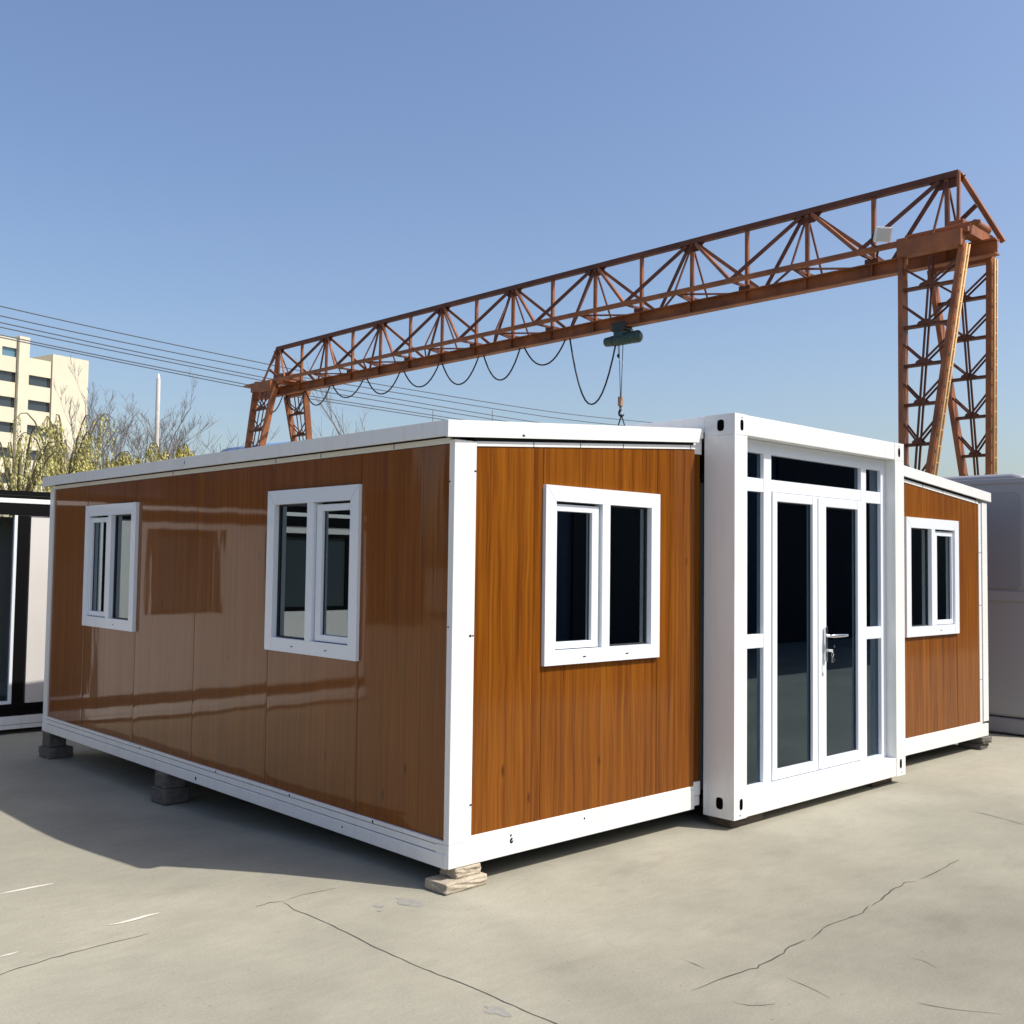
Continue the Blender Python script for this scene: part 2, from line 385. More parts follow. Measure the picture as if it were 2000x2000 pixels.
# front walls (face -y)
def front_wall(mods, win, x_out):
    m = MB()
    for x0, x1 in mods:
        a, b = x0+.0012, x1-.0012
        m.prism([(a,.008,.245),(b,.008,.245),(b,.008,ztop(b)),(a,.008,ztop(a))], (0,T,0))
    a, b = win[0]+.0012, win[1]-.0012
    m.prism([(a,.008,.245),(b,.008,.245),(b,.008,1.085),(a,.008,1.085)], (0,T,0))
    m.prism([(a,.008,1.985),(b,.008,1.985),(b,.008,ztop(b)),(a,.008,ztop(a))], (0,T,0))
    m.build('front_wall', WOODX, H, .0025)
front_wall([(.153,.64),(1.61,1.977)], (.64,1.61), 0)
front_wall([(4.28,4.752),(5.717,6.165)], (4.752,5.717), 0)
for x in (.64,1.61,4.752,5.717):
    mb = MB(); mb.box(x-.006, .03, .245, x+.006, .055, ztop(x)); mb.build('wall_joint', SEAM, H)
# rear and right walls
mb = MB(); mb.prism([(.02,YE-.07,.235),(2.06,YE-.07,.235),(2.06,YE-.07,2.36),(.02,YE-.07,2.19)], (0,T,0))
mb.prism([(4.28,YE-.07,.235),(6.31,YE-.07,.235),(6.31,YE-.07,2.19),(4.28,YE-.07,2.36)], (0,T,0)); mb.box(2.2,YE-.07,.2,4.14,YE-.01,2.4)
mb.build('rear_wall', WOODX, H, .0025)
mb = MB(); mb.box(6.255,.06,.235,6.315,5.40,2.19); mb.build('side_wall', WOODY, H, .0025)

# corner posts: L sections
def lpost(x_out, sx, y_out, sy, wf, ws, z0, z1, slots=()):
    m = MB()
    xa, xb = sorted((x_out, x_out+sx*wf)); ya, yb = sorted((y_out, y_out+sy*.02))
    m.box(xa, ya, z0, xb, yb, z1)
    xa, xb = sorted((x_out, x_out+sx*.02)); ya, yb = sorted((y_out+sy*.02, y_out+sy*ws))
    m.box(xa, ya, z0, xb, yb, z1)
    for (p, ax, hw, hh) in slots: m.disc(p, ax, (0,0,1), hw, hh, 1, 10)
    m.build('corner_post', [WHITE, HOLE], H, .003)
lpost(.01, 1, 0, 1, .145, .042, .2225, 2.21,
      [((.146,-.002,2.06),(1,0,0),.009,.0035),((.128,-.002,1.235),(1,0,0),.008,.006),((.145,-.002,1.235),(1,0,0),.006,.004),((.146,-.002,.40),(1,0,0),.009,.004),
       ((.0085,.035,2.0),(0,1,0),.007,.004),((.0085,.03,1.28),(0,1,0),.005,.005)])
lpost(.01, 1, YE, -1, .145, .08, .105, 2.21)
lpost(XE, -1, YE, -1, .145, .08, .105, 2.21)
m = MB(); m.box(6.228,-.002,.245,XE,.02,2.205); m.box(6.315,.02,.245,XE,.10,2.205)
m.box(6.166,.003,.245,6.214,.03,2.195); m.box(6.214,.012,.245,6.228,.028,2.195,1)
for zz in (.62,1.28,1.75): m.box(6.166,.001,zz,6.214,.003,zz+.004,1)
m.build('corner_post', [WHITE, SEAM], H, .002)

# bottom beams
m = MB(); m.box(.006,.0215,.105,.12,YE,.172); m.box(.012,.0215,.176,.12,YE,.2105); m.box(.010,.0425,.215,.06,YE-.08,.236)
m.box(.03,.03,.11,.10,YE-.01,.232,1)
for y, zz in ((2.35,.225),(1.45,.225),(.62,.226),(3.5,.225)): m.box(.0085,y,zz-.01,.0125,y+.012,zz+.006,1)
m.disc((.0045,2.62,.140),(0,1,0),(0,0,1),.010,.012,2)
m.disc((.0045,.9,.145),(0,1,0),(0,0,1),.006,.006,2)
m.build('bottom_beam', [WHITE, SEAM, HOLE], H, .0025)
m = MB(); m.box(.01,0,.107,1.975,.10,.222); m.box(.156,.002,.2225,1.975,.08,.246)
m.disc((.425,-.0015,.205),(1,0,0),(0,0,1),.006,.006,1); m.disc((.43,-.0015,.178),(1,0,0),(0,0,1),.012,.014,1); m.disc((.436,-.0025,.182),(.7,0,.7),(-.5,0,.5),.011,.004,0)
m.disc((.98,-.0015,.205),(1,0,0),(0,0,1),.006,.006,1)
m.build('bottom_beam', [WHITE, HOLE], H, .003)
m = MB(); m.box(4.28,0,.112,XE,.10,.222); m.box(4.28,.002,.2225,6.214,.08,.246)
m.build('bottom_beam', [WHITE, HOLE], H, .003)
m = MB(); m.box(6.23,.105,.107,6.328,YE-.081,.235); m.build('bottom_beam', WHITE, H, .003)
m = MB(); m.box(.16,YE-.1,.107,6.19,YE-.005,.234); m.build('bottom_beam', WHITE, H, .003)
# filler pieces where the wings slide out of the container
m = MB(); m.box(1.978,.028,.115,2.064,.10,.175); m.box(1.978,.022,.178,2.064,.10,.262); m.build('slide_bracket', WHITE, H, .003)
m = MB(); m.box(1.978,.035,.262,2.064,.09,2.30); m.build('slide_cover', WOODX, H)
m = MB(); m.prism([(1.978,.02,2.30),(2.064,.02,2.30),(2.064,.02,2.45),(1.978,.02,2.445)], (0,.07,0)); m.build('slide_cover', WHITE, H, .003)
# wall-head trims
m = MB(); m.box(.012,.042,2.1925,.05,YE-.08,2.221); m.box(.03,.03,2.19,.06,YE-.05,2.27,1)
for y in (.5,1.7,1.2,3.1): m.box(.0105,y,2.195,.0125,y+.006,2.219,1)
m.build('head_trim', [WHITE, SEAM], H, .002)
def head(xa, xb):
    m = MB(); m.prism([(xa,.003,ztop(xa)+.002),(xb,.003,ztop(xb)+.002),(xb,.003,ztop(xb)+.027),(xa,.003,ztop(xa)+.027)], (0,.05,0))
    m.prism([(xa,.02,ztop(xa)+.028),(xb,.02,ztop(xb)+.028),(xb,.02,ztop(xb)+.075),(xa,.02,ztop(xa)+.075)], (0,.04,0), 1)
    for q in (.22,.42,.62,.97):
        x = xa+(xb-xa)*q; z = ztop(x); m.box(x,.0015,z+.003,x+.005,.003,z+.026,1)
    m.build('head_trim', [WHITE, SEAM], H, .002)
head(.157,1.975); head(4.28,6.164)

# wing roofs
def wing_roof(sgn):
    X = (lambda x: x) if sgn > 0 else (lambda x: XE+.01-x)
    r = MB(); r.prism([(X(-.03),.0,2.245),(X(2.055),.0,2.40),(X(2.055),.0,2.455),(X(-.03),.0,2.296)], (0,YE+.02,0))
    roof = r.build('roof', WHITE, H, .003)
    f = MB(); f.prism([(X(-.05),-.018,2.215),(X(1.985),-.018,2.368),(X(2.008),-.018,2.457),(X(-.05),-.018,2.299)], (0,.016,0))
    if sgn > 0:
        for px in (.46,.468,.455): f.box(px,-.0195,2.262,px+.006,-.018,2.262+random.uniform(.01,.018),1)
    f.build('fascia', [WHITE, SEAM], roof, .003)
    e = MB(); a, b = sorted((X(-.05), X(-.032))); e.box(a,-.0015,2.222,b,YE+.02,2.300)
    if sgn > 0: e.box(a-.0015,2.80,2.25,a,2.806,2.275,1)
    e.build('fascia', [WHITE, SEAM], roof, .003)
    k = MB(); k.prism([(X(-.05),YE+.021,2.215),(X(2.0),YE+.021,2.37),(X(2.0),YE+.021,2.457),(X(-.05),YE+.021,2.299)], (0,.016,0)); k.build('fascia', WHITE, roof, .003)
wing_roof(1); wing_roof(-1)

# middle container
YF = -.227
def cpost(x0, x1, y0, y1, front):
    m = MB(); m.box(x0,y0,.062,x1,y1,2.545)
    if front:
        xm = x0+.075
        for z, hh in ((2.475,.034),(.15,.034)):
            m.disc((xm if x0 < 3 else x1-.075, y0-.001, z), (1,0,0), (0,0,1), .017, hh, 1, 20, .6)
            if x0 < 3: m.disc((x0-.001, y0+.105, z), (0,1,0), (0,0,1), .026, hh+.002, 1, 20, .6)
        m.disc((xm if x0 < 3 else x1-.075, y0-.001, 2.522), (1,0,0), (0,0,1), .005, .005, 1)
        m.disc((xm-.012 if x0 < 3 else x1-.06, y0-.001, .085), (1,0,0), (0,0,1), .006, .005, 1)
        m.box(x0+.015,y0-.0008,2.4125,x1-.002,y0,2.4145,2)
        if x0 < 3: m.box(x0-.0008,y0+.01,2.4125,x0,y0+.14,2.4145,2)
    m.build('corner_post', [WHITE, HOLE, GREYH], H, .004)
cpost(XL,2.20,YF,0.0,True); cpost(4.135,XR,YF,0.0,True)
cpost(XL,2.20,YE-.15,YE+.02,False); cpost(4.135,XR,YE-.15,YE+.02,False)
m = MB(); m.box(2.2015,YF+.0015,2.415,4.1335,-.06,2.543); m.build('header_beam', WHITE, H, .004)
m = MB(); m.box(2.2015,YF+.0015,.064,4.1335,-.05,.196); m.build('sill_beam', WHITE, H, .004)
m = MB(); m.box(XL+.002,.0015,2.462,4.273,YE-.152,2.528)
m.box(XL+.0005,.0015,2.44,XL+.06,YE-.152,2.542); m.box(4.213,.0015,2.44,4.2745,YE-.152,2.542)
m.build('roof', WHITE, H, .004)
# lining seen through the panes
m = MB(); m.box(.085,.07,.19,6.25,5.40,.20); m.box(.085,.07,2.13,2.1,5.40,2.14); m.box(4.24,.07,2.13,6.25,5.40,2.14); m.box(2.21,-.08,2.36,4.13,5.40,2.37)
m.box(2.14,.07,.20,2.20,1.2,2.13); m.box(2.14,2.3,.20,2.20,5.4,2.13); m.box(4.14,.07,.20,4.20,5.4,2.13); m.box(.09,2.75,.2,2.13,2.80,2.13)
m.build('inner_lining', LINING, H)

m = MB(); m.box(.13,.11,.112,2.05,5.36,.165); m.box(4.29,.11,.112,6.2,5.36,.165); m.box(2.21,-.04,.07,4.13,5.3,.12)
m.build('underframe', BLACK, H)

# windows
def window(loc, rotz, left, two_slots=True, handle=True):
    W = .968; m = MB(); y0, y1 = -.014, .052
    U = (lambda a, b: (a, b)) if left else (lambda a, b: (W-b, W-a))
    m.box(0,y0,0,.08,y1,W); m.box(W-.08,y0,0,W,y1,W); m.box(.0805,y0+.0006,0,W-.0805,y1,.08); m.box(.0805,y0+.0006,W-.085,W-.0805,y1,W)
    a, b = U(.455,.52); m.box(a,y0+.001,.0805,b,y1,W-.0855)
    # gasket round the fixed light
    a, b = U(.5205,.8875)
    for q in ((a,.0805,a+.010,W-.0855),(b-.010,.0805,b,W-.0855),(a+.010,.0805,b-.010,.0885),(a+.010,W-.0935,b-.010,W-.0855)):
        m.box(q[0],.020,q[1],q[2],.040,q[3],1)
    for u in ((.30,.66) if two_slots else (.6,)):
        m.box(u,y0-.001,.034,u+.024,y0,.040,1)
    # mitre lines
    for (ua, za, ub, zb) in ((.006,W-.006,.078,W-.083),(W-.006,W-.006,W-.078,W-.083)):
        m.bar((ua,y0-.0002,za),(ub,y0-.0002,zb),.0016,.0012,2,(0,0,1))
    f = m.build('window', [WHITE2, GASKET, GREYH], H, .0025, loc, rotz)
    g1 = MB(); a, b = U(.5205,.8875); g1.box(a,.030,.0805,b,.034,W-.0855); g1.build('glass_pane', GLASS, f)
    s = MB(); a, b = U(.0815,.440); c0, c1 = (.022,.055) if left else (.055,.022)
    y2, y3 = .004, .044
    s.box(a,y2,.0845,a+c0,y3,W-.099); s.box(b-c1,y2,.0845,b,y3,W-.099); s.box(a+c0,y2,.0845,b-c1,y3,.122); s.box(a+c0,y2,W-.137,b-c1,y3,W-.099)
    for q in ((a+c0,.122,a+c0+.007,W-.137),(b-c1-.007,.122,b-c1,W-.137)):
        s.box(q[0],.022,q[1],q[2],.036,q[3],1)
    s.build('sash', [WHITE2, GASKET], f, .002)
    g2 = MB(); g2.box(a+c0,.026,.122,b-c1,.030,W-.137); g2.build('glass_pane', GLASS, f)
    if handle:
        h = MB(); u = (b-c1-.022) if left else (a+c0+.022)
        h.tube([(u,.036,.42),(u,.062,.425),(u-.004,.066,.47),(u-.002,.062,.535),(u,.05,.54)], .007, 8)
        h.box(u-.009,.034,.46,u+.009,.04,.56); h.build('handle', CHROME, f)
window((.012,4.645,1.055), -math.pi/2, True, False, False)
window((.012,1.765,1.055), -math.pi/2, False)
window((.641,.0,1.055), 0, True)
window((4.750,.0,1.050), 0, False, False)

# glazed entrance
YG = -.150
m = MB(); yb = -.09
for q in ((2.2015,.1965,2.25,2.413),(4.06,.1965,4.1335,2.413),(2.50,.1965,2.588,2.413),(3.764,.1965,3.84,2.413)):
    m.box(q[0],YG,q[1],q[2],yb,q[3])
for x0, x1 in ((2.2505,2.4995),(3.8405,4.0595)):
    for z0, z1 in ((.1965,.222),(1.08,1.168),(2.08,2.168),(2.33,2.413)): m.box(x0,YG+.001,z0,x1,yb,z1)
for z0, z1 in ((.1965,.218),(2.09,2.168),(2.33,2.413)): m.box(2.5885,YG+.001,z0,3.7635,yb,z1)
df = m.build('door_frame', WHITE2, H, .0025)
m = MB()
for x0, x1, z0, z1 in ((2.2505,2.4995,.2225,1.0795),(2.2505,2.4995,1.1685,2.0795),(2.2505,2.4995,2.1685,2.3295),(2.5885,3.7635,2.1685,2.3295),
                       (3.8405,4.0595,.2225,1.0795),(3.8405,4.0595,1.1685,2.0795),(3.8405,4.0595,2.1685,2.3295)):
    p = MB(); p.box(x0,-.124,z0,x1,-.119,z1); p.build('glass_pane', DGLASS, df)
def leaf(x0, x1, gx0, gx1, gz0, gz1, handle):
    m = MB(); ya, yb = -.158, -.105; z0, z1 = .2225, 2.0865
    m.box(x0,ya,z0,gx0,yb,z1); m.box(gx1,ya,z0,x1,yb,z1); m.box(gx0+.0002,ya+.0006,z0,gx1-.0002,yb,gz0); m.box(gx0+.0002,ya+.0006,gz1,gx1-.0002,yb,z1)
    if handle: m.box(x0-.02,ya-.006,z0+.01,x0+.025,ya-.0002,z1-.01)
    for q in ((gx0,gz0,gx0+.006,gz1),(gx1-.006,gz0,gx1,gz1),(gx0+.006,gz0,gx1-.006,gz0+.006),(gx0+.006,gz1-.006,gx1-.006,gz1)): m.box(q[0],-.140,q[1],q[2],-.125,q[3],1)
    d = m.build('door', [WHITE2, GASKET], H, .003)
    g = MB(); g.box(gx0,-.134,gz0,gx1,-.129,gz1); g.build('glass_pane', DGLASS, d)
    if handle:
        h = MB(); h.box(3.218,-.178,.955,3.246,-.1645,1.19); h.tube([(3.232,-.178,1.13),(3.232,-.215,1.13),(3.25,-.222,1.13),(3.43,-.222,1.128)], [.011,.011,.013,.011], 10)
        h.build('handle', CHROME, d, .002)
        l = MB(); l.tube([(3.232,-.178,1.03),(3.232,-.19,1.03)], .010, 12); l.build('lock_cylinder', CHROME, d)
leaf(2.593,3.163,2.648,3.085,.288,2.028,False); leaf(3.168,3.759,3.262,3.70,.295,2.022,True)
k = MB(); k.box(3.229,-.225,1.022,3.235,-.1905,1.040)
k.tube([(3.232+.012*math.cos(t/10*6.28),-.222,1.005+.018*math.sin(t/10*6.28)) for t in range(11)], .0018, 6)
for dx, dz, a in ((.012,.955,.3),(.028,.962,.7),(-.006,.95,-.1)):
    k.bar((3.232,-.222,.988),(3.232+dx,-.224,dz),.002,.014,0,(0,1,0))
k.disc((3.248,-.226,1.06),(1,0,0),(0,0,1),.01,.01)
tag(k.build('key_bunch', CHROME), 'small bunch of metal keys hanging in the lock of the glass double door', 'keys')

# ------------------------------------------------------------------ blocks under the house
def block(name, x0, y0, z0, x1, y1, z1, mt, label, cat, rot=0, rough=.006, bev=.008):
    bm = bmesh.new(); bmesh.ops.create_cube(bm, size=1)
    bmesh.ops.subdivide_edges(bm, edges=bm.edges[:], cuts=3, use_grid_fill=True)
    sx, sy, sz = x1-x0, y1-y0, z1-z0
    for v in bm.verts:
        edge = 1 if v.co.z < .49 and v.co.z > -.49 else .15
        v.co = Vector((v.co.x*sx+random.uniform(-rough,rough)*edge, v.co.y*sy+random.uniform(-rough,rough)*edge, (v.co.z+.5)*sz))
    me = bpy.data.meshes.new(name); bm.to_mesh(me); bm.free(); me.materials.append(mt)
    o = bpy.data.objects.new(name, me); COL.objects.link(o); o.location = ((x0+x1)/2,(y0+y1)/2,z0); o.rotation_euler.z = rot
    b = o.modifiers.new('bevel','BEVEL'); b.width = bev; b.segments = 2; b.limit_method = 'ANGLE'; b.angle_limit = math.radians(50)
    return tag(o, label, cat, 'blocks propping up the house')
block('timber_block', -.035,-.03,0,.245,.13,.052, TIMBER, 'pale timber block lying on the concrete under the near corner post, lower of two', 'block', .03)
block('timber_block', .055,.0,.052,.225,.12,.106, TIMBER, 'pale timber block on top of another, directly under the near corner post', 'block', .03)
block('stone_block', -.03,3.02,-.105,.16,3.22,.0, STONE, 'grey stone block on the ground under the middle of the wooden side wall', 'block', .06, .006, .010)
block('stone_block', -.02,3.03,.0,.15,3.20,.105, STONE, 'smaller grey stone wedged on another under the middle of the wooden side wall', 'block', -.05, .006, .010)
block('stone_block', -.02,5.24,-.11,.19,5.46,-.02, STONE, 'dark block on the ground under the far end of the side wall, lower of two', 'block', .05, .006, .010)
block('stone_block', -.0,5.29,-.02,.15,5.45,.105, STONE, 'dark block stacked on another under the far end of the side wall', 'block', 0, .006, .010)
block('timber_beam', 2.11,-.18,0,2.45,.0,.061, TIMBERD, 'dark brown timber under the front corner of the white middle container beside the wood wall', 'timber', 0, .005, .008)
block('timber_beam', 3.92,-.15,0,4.22,.02,.061, TIMBERD, 'dark timber under the right end of the door sill of the middle container', 'timber', 0, .005, .008)
block('stone_block', 6.15,.0,0,6.33,.2,.05, STONE, 'grey block on the ground under the right end of the house near the van', 'block', .05, .008, .01)
block('stone_block', 6.17,-.02,.05,6.36,.2,.108, STONE, 'brown grey block stacked on another under the right end of the house near the van', 'block', -.04, .008, .01)

# ------------------------------------------------------------------ neighbouring unit behind the far end
NY = 6.80
Nn = empty('cabin', (-1.3,NY,-.09), 0, 'white cabin with black framed glass, standing behind the left end of the wooden house', 'cabin')
def nb(*a, **k): return a
X0n, X1n = -4.35, 1.75
m = MB()
for x0, x1, z0, z1 in ((X0n,-3.99,.27,2.10),(-3.99,-3.03,.27,1.10),(-3.99,-3.03,2.02,2.10),(-3.03,-2.40,.27,2.10),(-2.40,-1.40,.27,1.10),(-2.40,-1.40,2.02,2.10),(-1.40,-1.0,.27,2.10),(.30,X1n,.27,2.10)):
    m.box(x0+1.302, .0, z0, x1+1.298, .06, z1)
m.box(X0n+1.3,.06,.27,X0n+1.36,2.3,2.10); m.box(X1n+1.24,.06,.27,X1n+1.3,2.3,2.10); m.box(X0n+1.36,2.24,.27,X1n+1.24,2.3,2.10)
m.box(1.83,-.0015,1.28,1.836,0,1.284,1)
m.build('wall', [CLAD, SEAM], Nn, .003)
m = MB(); m.box(X0n+1.29,-.012,2.102,X1n+1.31,.05,2.215); m.box(X0n+1.29,-.012,.155,X1n+1.31,.05,.20); m.box(X0n+1.29,-.004,.2005,X1n+1.31,.05,.232); m.box(X0n+1.29,-.014,.2325,X1n+1.31,.05,.268)
m.box(1.475,-.012,.27,1.585,.05,2.10); m.box(.30,-.012,.27,.36,.05,2.10); m.box(X0n+1.3,-.02,2.265,X1n+1.3,.06,2.295)
m.build('black_frame', BFRAME, Nn, .002)
m = MB(); m.box(X0n+1.28,-.02,2.218,X1n+1.32,.05,2.263); m.build('fascia', WHITE, Nn, .003)
m = MB(); m.box(X0n+1.28,-.03,.03,X1n+1.32,2.3,.152); m.box(X0n+1.28,-.032,.072,X1n+1.32,-.03,.075,1); m.build('bottom_beam', [WHITE, SEAM], Nn, .003)
m = MB(); m.box(X0n+1.28,-.02,2.297,X1n+1.32,2.32,2.34); m.build('roof', BFRAME, Nn)
m = MB()
for q in ((1.445,.27,1.473,2.10),(.3605,.27,.385,2.10),(.3855,.27,1.4445,.30)): m.box(q[0],-.01,q[1],q[2],.04,q[3])
gd = m.build('glass_door', WHITE2, Nn, .002)
m = MB(); m.box(.3855,.02,.3005,1.4445,.026,2.10); m.build('glass_pane', glass_mat('cabin_glass', (.72,.75,.76), 1.4), gd)
m = MB(); m.box(X0n+1.37,.10,.27,X1n+1.23,2.2,.28); m.box(X0n+1.37,1.7,.28,X1n+1.23,1.75,2.1); m.box(.34,.55,.28,1.63,.58,2.1); m.box(.30,.07,.28,.33,1.7,2.1); m.box(1.64,.07,.28,1.67,1.7,2.1)
m.build('inner_lining', mat('cabin_lining', (.50,.51,.52), .8), Nn)
for x0, x1 in ((-3.99,-3.03),(-2.40,-1.40)):
    m = MB(); a, b = x0+1.3, x1+1.3
    for q in ((a+.003,1.103,a+.05,2.017),(b-.05,1.103,b-.003,2.017),(a+.05,1.103,b-.05,1.15),(a+.05,1.97,b-.05,2.017),((a+b)/2-.02,1.15,(a+b)/2+.02,1.97)): m.box(q[0],-.005,q[1],q[2],.05,q[3])
    w = m.build('window', BFRAME, Nn, .002)
    for ga, gb in ((a+.05,(a+b)/2-.02),((a+b)/2+.02,b-.05)):
        p = MB(); p.box(ga,.02,1.15,gb,.03,1.97); p.build('glass_pane', WINDARK, w)
for i, x in enumerate((-3.9,-1.3,1.3)):
    o = block('stone_block', x-.12,NY+.02,-.12,x+.12,NY+.3,-.06, STONE, ['flat stone under the far left end of the white cabin','flat stone under the middle of the white cabin','flat stone under the cabin end hidden behind the wooden house'][i], 'block')
    o['group'] = 'stones under the white cabin'

# ------------------------------------------------------------------ gantry crane (local x across the girder, y along it, z up; s = -y)
CR = empty('gantry_crane', (14.247,25.835,0), .0161, 'rust-red lattice gantry crane with triangular truss girder spanning behind the house', 'crane')
A = 2.729
def P(lat, s, z): return (lat, -s, z)
ZT = 8.51; ZC = 7.30; LC = .60
m = MB(); m.bar(P(0,-.1,ZT),P(0,22.05,ZT),.12,.115); m.build('top_chord', RUST_SHADE, CR)
for lt in (-LC, LC):
    m = MB(); m.bar(P(lt,-.9,ZC),P(lt,22.45,ZC),.10,.085); m.build('bottom_chord', RUST, CR)
m = MB(); z0 = 6.95; h = .27
m.box(-.10,-22.68,z0,.10,1.25,z0+.025); m.box(-.012,-22.68,z0+.025,.012,1.25,z0+h-.025); m.box(-.10,-22.68,z0+h-.025,.10,1.25,z0+h)
for i in range(17): m.box(-.09,-(i*A/2)-.006,z0+.026,.09,-(i*A/2)+.006,z0+h-.026)
m.build('rail_beam', RUST, CR)
for i in range(17):
    s = i*A/2; fan = i % 2 == 0
    m = MB(); m.bar(P(0,s,ZT-.06),P(0,s,z0+h+.001),.07,.07,0)
    m.build('vertical_post', RUST, CR)
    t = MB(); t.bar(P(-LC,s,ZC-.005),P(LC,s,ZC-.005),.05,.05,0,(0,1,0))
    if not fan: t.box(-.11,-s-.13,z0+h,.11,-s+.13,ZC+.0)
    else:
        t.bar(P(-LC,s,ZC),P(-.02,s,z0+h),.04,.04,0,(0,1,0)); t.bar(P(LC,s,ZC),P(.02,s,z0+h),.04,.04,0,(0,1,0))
    t.build('cross_tie', RUST_SHADE, CR)
    if i < 16:
        t = MB(); a, b = (-LC, LC) if fan else (LC, -LC)
        t.bar(P(a,s,ZC-.03),P(b,s+A/2,ZC-.03),.035,.035); t.build('plan_brace', RUST_SHADE, CR)
    if fan:
        g_ = MB()
        g_.prism([P(-.008,s-.33,ZT-.05),P(-.008,s+.33,ZT-.05),P(-.008,s+.16,ZT-.22),P(-.008,s-.16,ZT-.22)], (.016,0,0))
        g_.build('gusset_plate', RUST_SHADE, CR)
        for lt in (-LC, LC):
            for sg in (-1, 1):
                s2 = s+sg*A/2
                if s2 < 0 or s2 > 22.3: continue
                d = MB(); d.bar(P(math.copysign(.04,lt),s+sg*.12,ZT-.07),P(lt,s2-sg*.02,ZC+.03),.070,.045,0,(0,0,1)); d.build('diagonal_brace', RUST_SHADE if sg < 0 else RUST, CR)  # left-hand diagonals take the shaded copy of the paint
            d = MB(); d.bar(P(math.copysign(.03,lt),s,ZT-.1),P(lt,s,ZC+.03),.032,.032); d.build('side_strut', RUST_SHADE, CR)
# sloping end members
for se, st in ((22.05,22.62),(-.1,-.95)):
    for lt in (-1,1):
        d = MB(); d.bar(P(lt*.03,se,ZT),P(lt*.42,st if lt > 0 else se+(st-se)*.25,7.27),.10 if lt > 0 else .05,.08 if lt > 0 else .05); d.build('end_member', RUST, CR)
    d = MB(); d.bar(P(0,(se+st)/2,(ZT+7.25)/2),P(0,(se+(-.45 if se>5 else .5)),ZC+.02),.06,.06); d.build('diagonal_brace', RUST_SHADE, CR)
# cross beams and head frames over the legs
def head_frame(sa, sb):
    m = MB()
    for lt in (-.66,.66): m.box(lt-.09,-sb-.03,7.02,lt+.09,-sa+.03,7.30)
    for s in (sa-.03, sb+.03): m.box(-.57,-s-.09,7.225,.57,-s+.09,7.40)
    m.build('head_beam', RUST, CR)
head_frame(21.29,22.34); head_frame(-.40,.72)
m = MB(); m.box(-.42,-22.28,7.40,.30,-22.0,7.56); m.tube([P(-.30,22.42,7.47),P(.25,22.42,7.47)], .075, 12); m.bar(P(-.5,21.3,7.42),P(-.5,22.6,7.42),.06,.06)
m.build('drive_box', RUST, CR, .01)
m = MB(); m.box(-.75,.30,7.26,.2,.9,7.30); m.box(-.3,-.95,7.30,.25,-.4,7.58); m.build('drive_box', RUST, CR, .01)
def leg(sa, sb, sg, lit):
    """lattice leg: two chords, tapering to the ground, two bracing planes"""
    tp = .0788; b0, kk = .585, .1695
    def q(e, z, dn=0):
        hh = 7.0-z; s = sa+tp*hh if e == 0 else (sb-tp*hh if e == 1 else (sa+sb)/2)
        lat = sg*(b0+kk*hh)+dn
        return P(lat, s, z)
    m = MB()
    for e in (0,1): m.bar(q(e,.42),q(e,7.06),.20,.085,0,(1,0,0))
    L = m.build('leg', RUST, CR)
    zs = [6.43-.69*i for i in range(9)]
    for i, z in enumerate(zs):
        c = MB(); c.bar(q(0,z),q(1,z),.13,.045,0,(1,0,0)); c.build('cross_tie', RUST_SHADE, L)
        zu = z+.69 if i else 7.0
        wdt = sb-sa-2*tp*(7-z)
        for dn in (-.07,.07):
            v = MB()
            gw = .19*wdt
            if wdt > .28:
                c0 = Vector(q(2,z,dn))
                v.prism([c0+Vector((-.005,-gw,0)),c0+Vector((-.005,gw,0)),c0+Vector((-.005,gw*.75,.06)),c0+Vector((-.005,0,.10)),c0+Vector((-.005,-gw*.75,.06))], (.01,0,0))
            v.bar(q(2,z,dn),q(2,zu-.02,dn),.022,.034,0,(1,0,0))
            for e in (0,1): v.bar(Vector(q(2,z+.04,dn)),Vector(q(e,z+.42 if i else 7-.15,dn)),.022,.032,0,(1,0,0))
            v.build('lattice', RUST_SHADE, L)
    if lit:
        c = MB(); e0, e1 = Vector(q(1,.5,-.0)), Vector(q(1,7.0,0))
        for dx in (-.05,.05): c.tube([e0+Vector((dx,-.09,0)), e1+Vector((dx,-.09,.05))], .018, 6)
        for k in range(24):
            p = e0.lerp(e1,(k+.5)/24); c.bar(p+Vector((-.05,-.09,0)),p+Vector((.05,-.09,0)),.016,.016)
        c.build('lit_edge_ladder', mat('ladder_sunlit', (.60,.37,.14), .6, var=.2), L)  # bright yellow paints the sunlit edge of the leg
for sg in (-1,1):
    leg(21.29,22.34,sg,True); leg(-.40,.72,sg,False)
for sc in (21.815,.16):
    m = MB(); m.box(-2.4,-sc-.18,.30,2.4,-sc+.18,.60); e = m.build('end_carriage', RUST, CR, .01)
    for lt in (-1.9,1.9):
        w = MB(); w.tube([P(lt,sc-.07,.22),P(lt,sc+.07,.22)], .22, 20); w.build('wheel', BLACK, e)
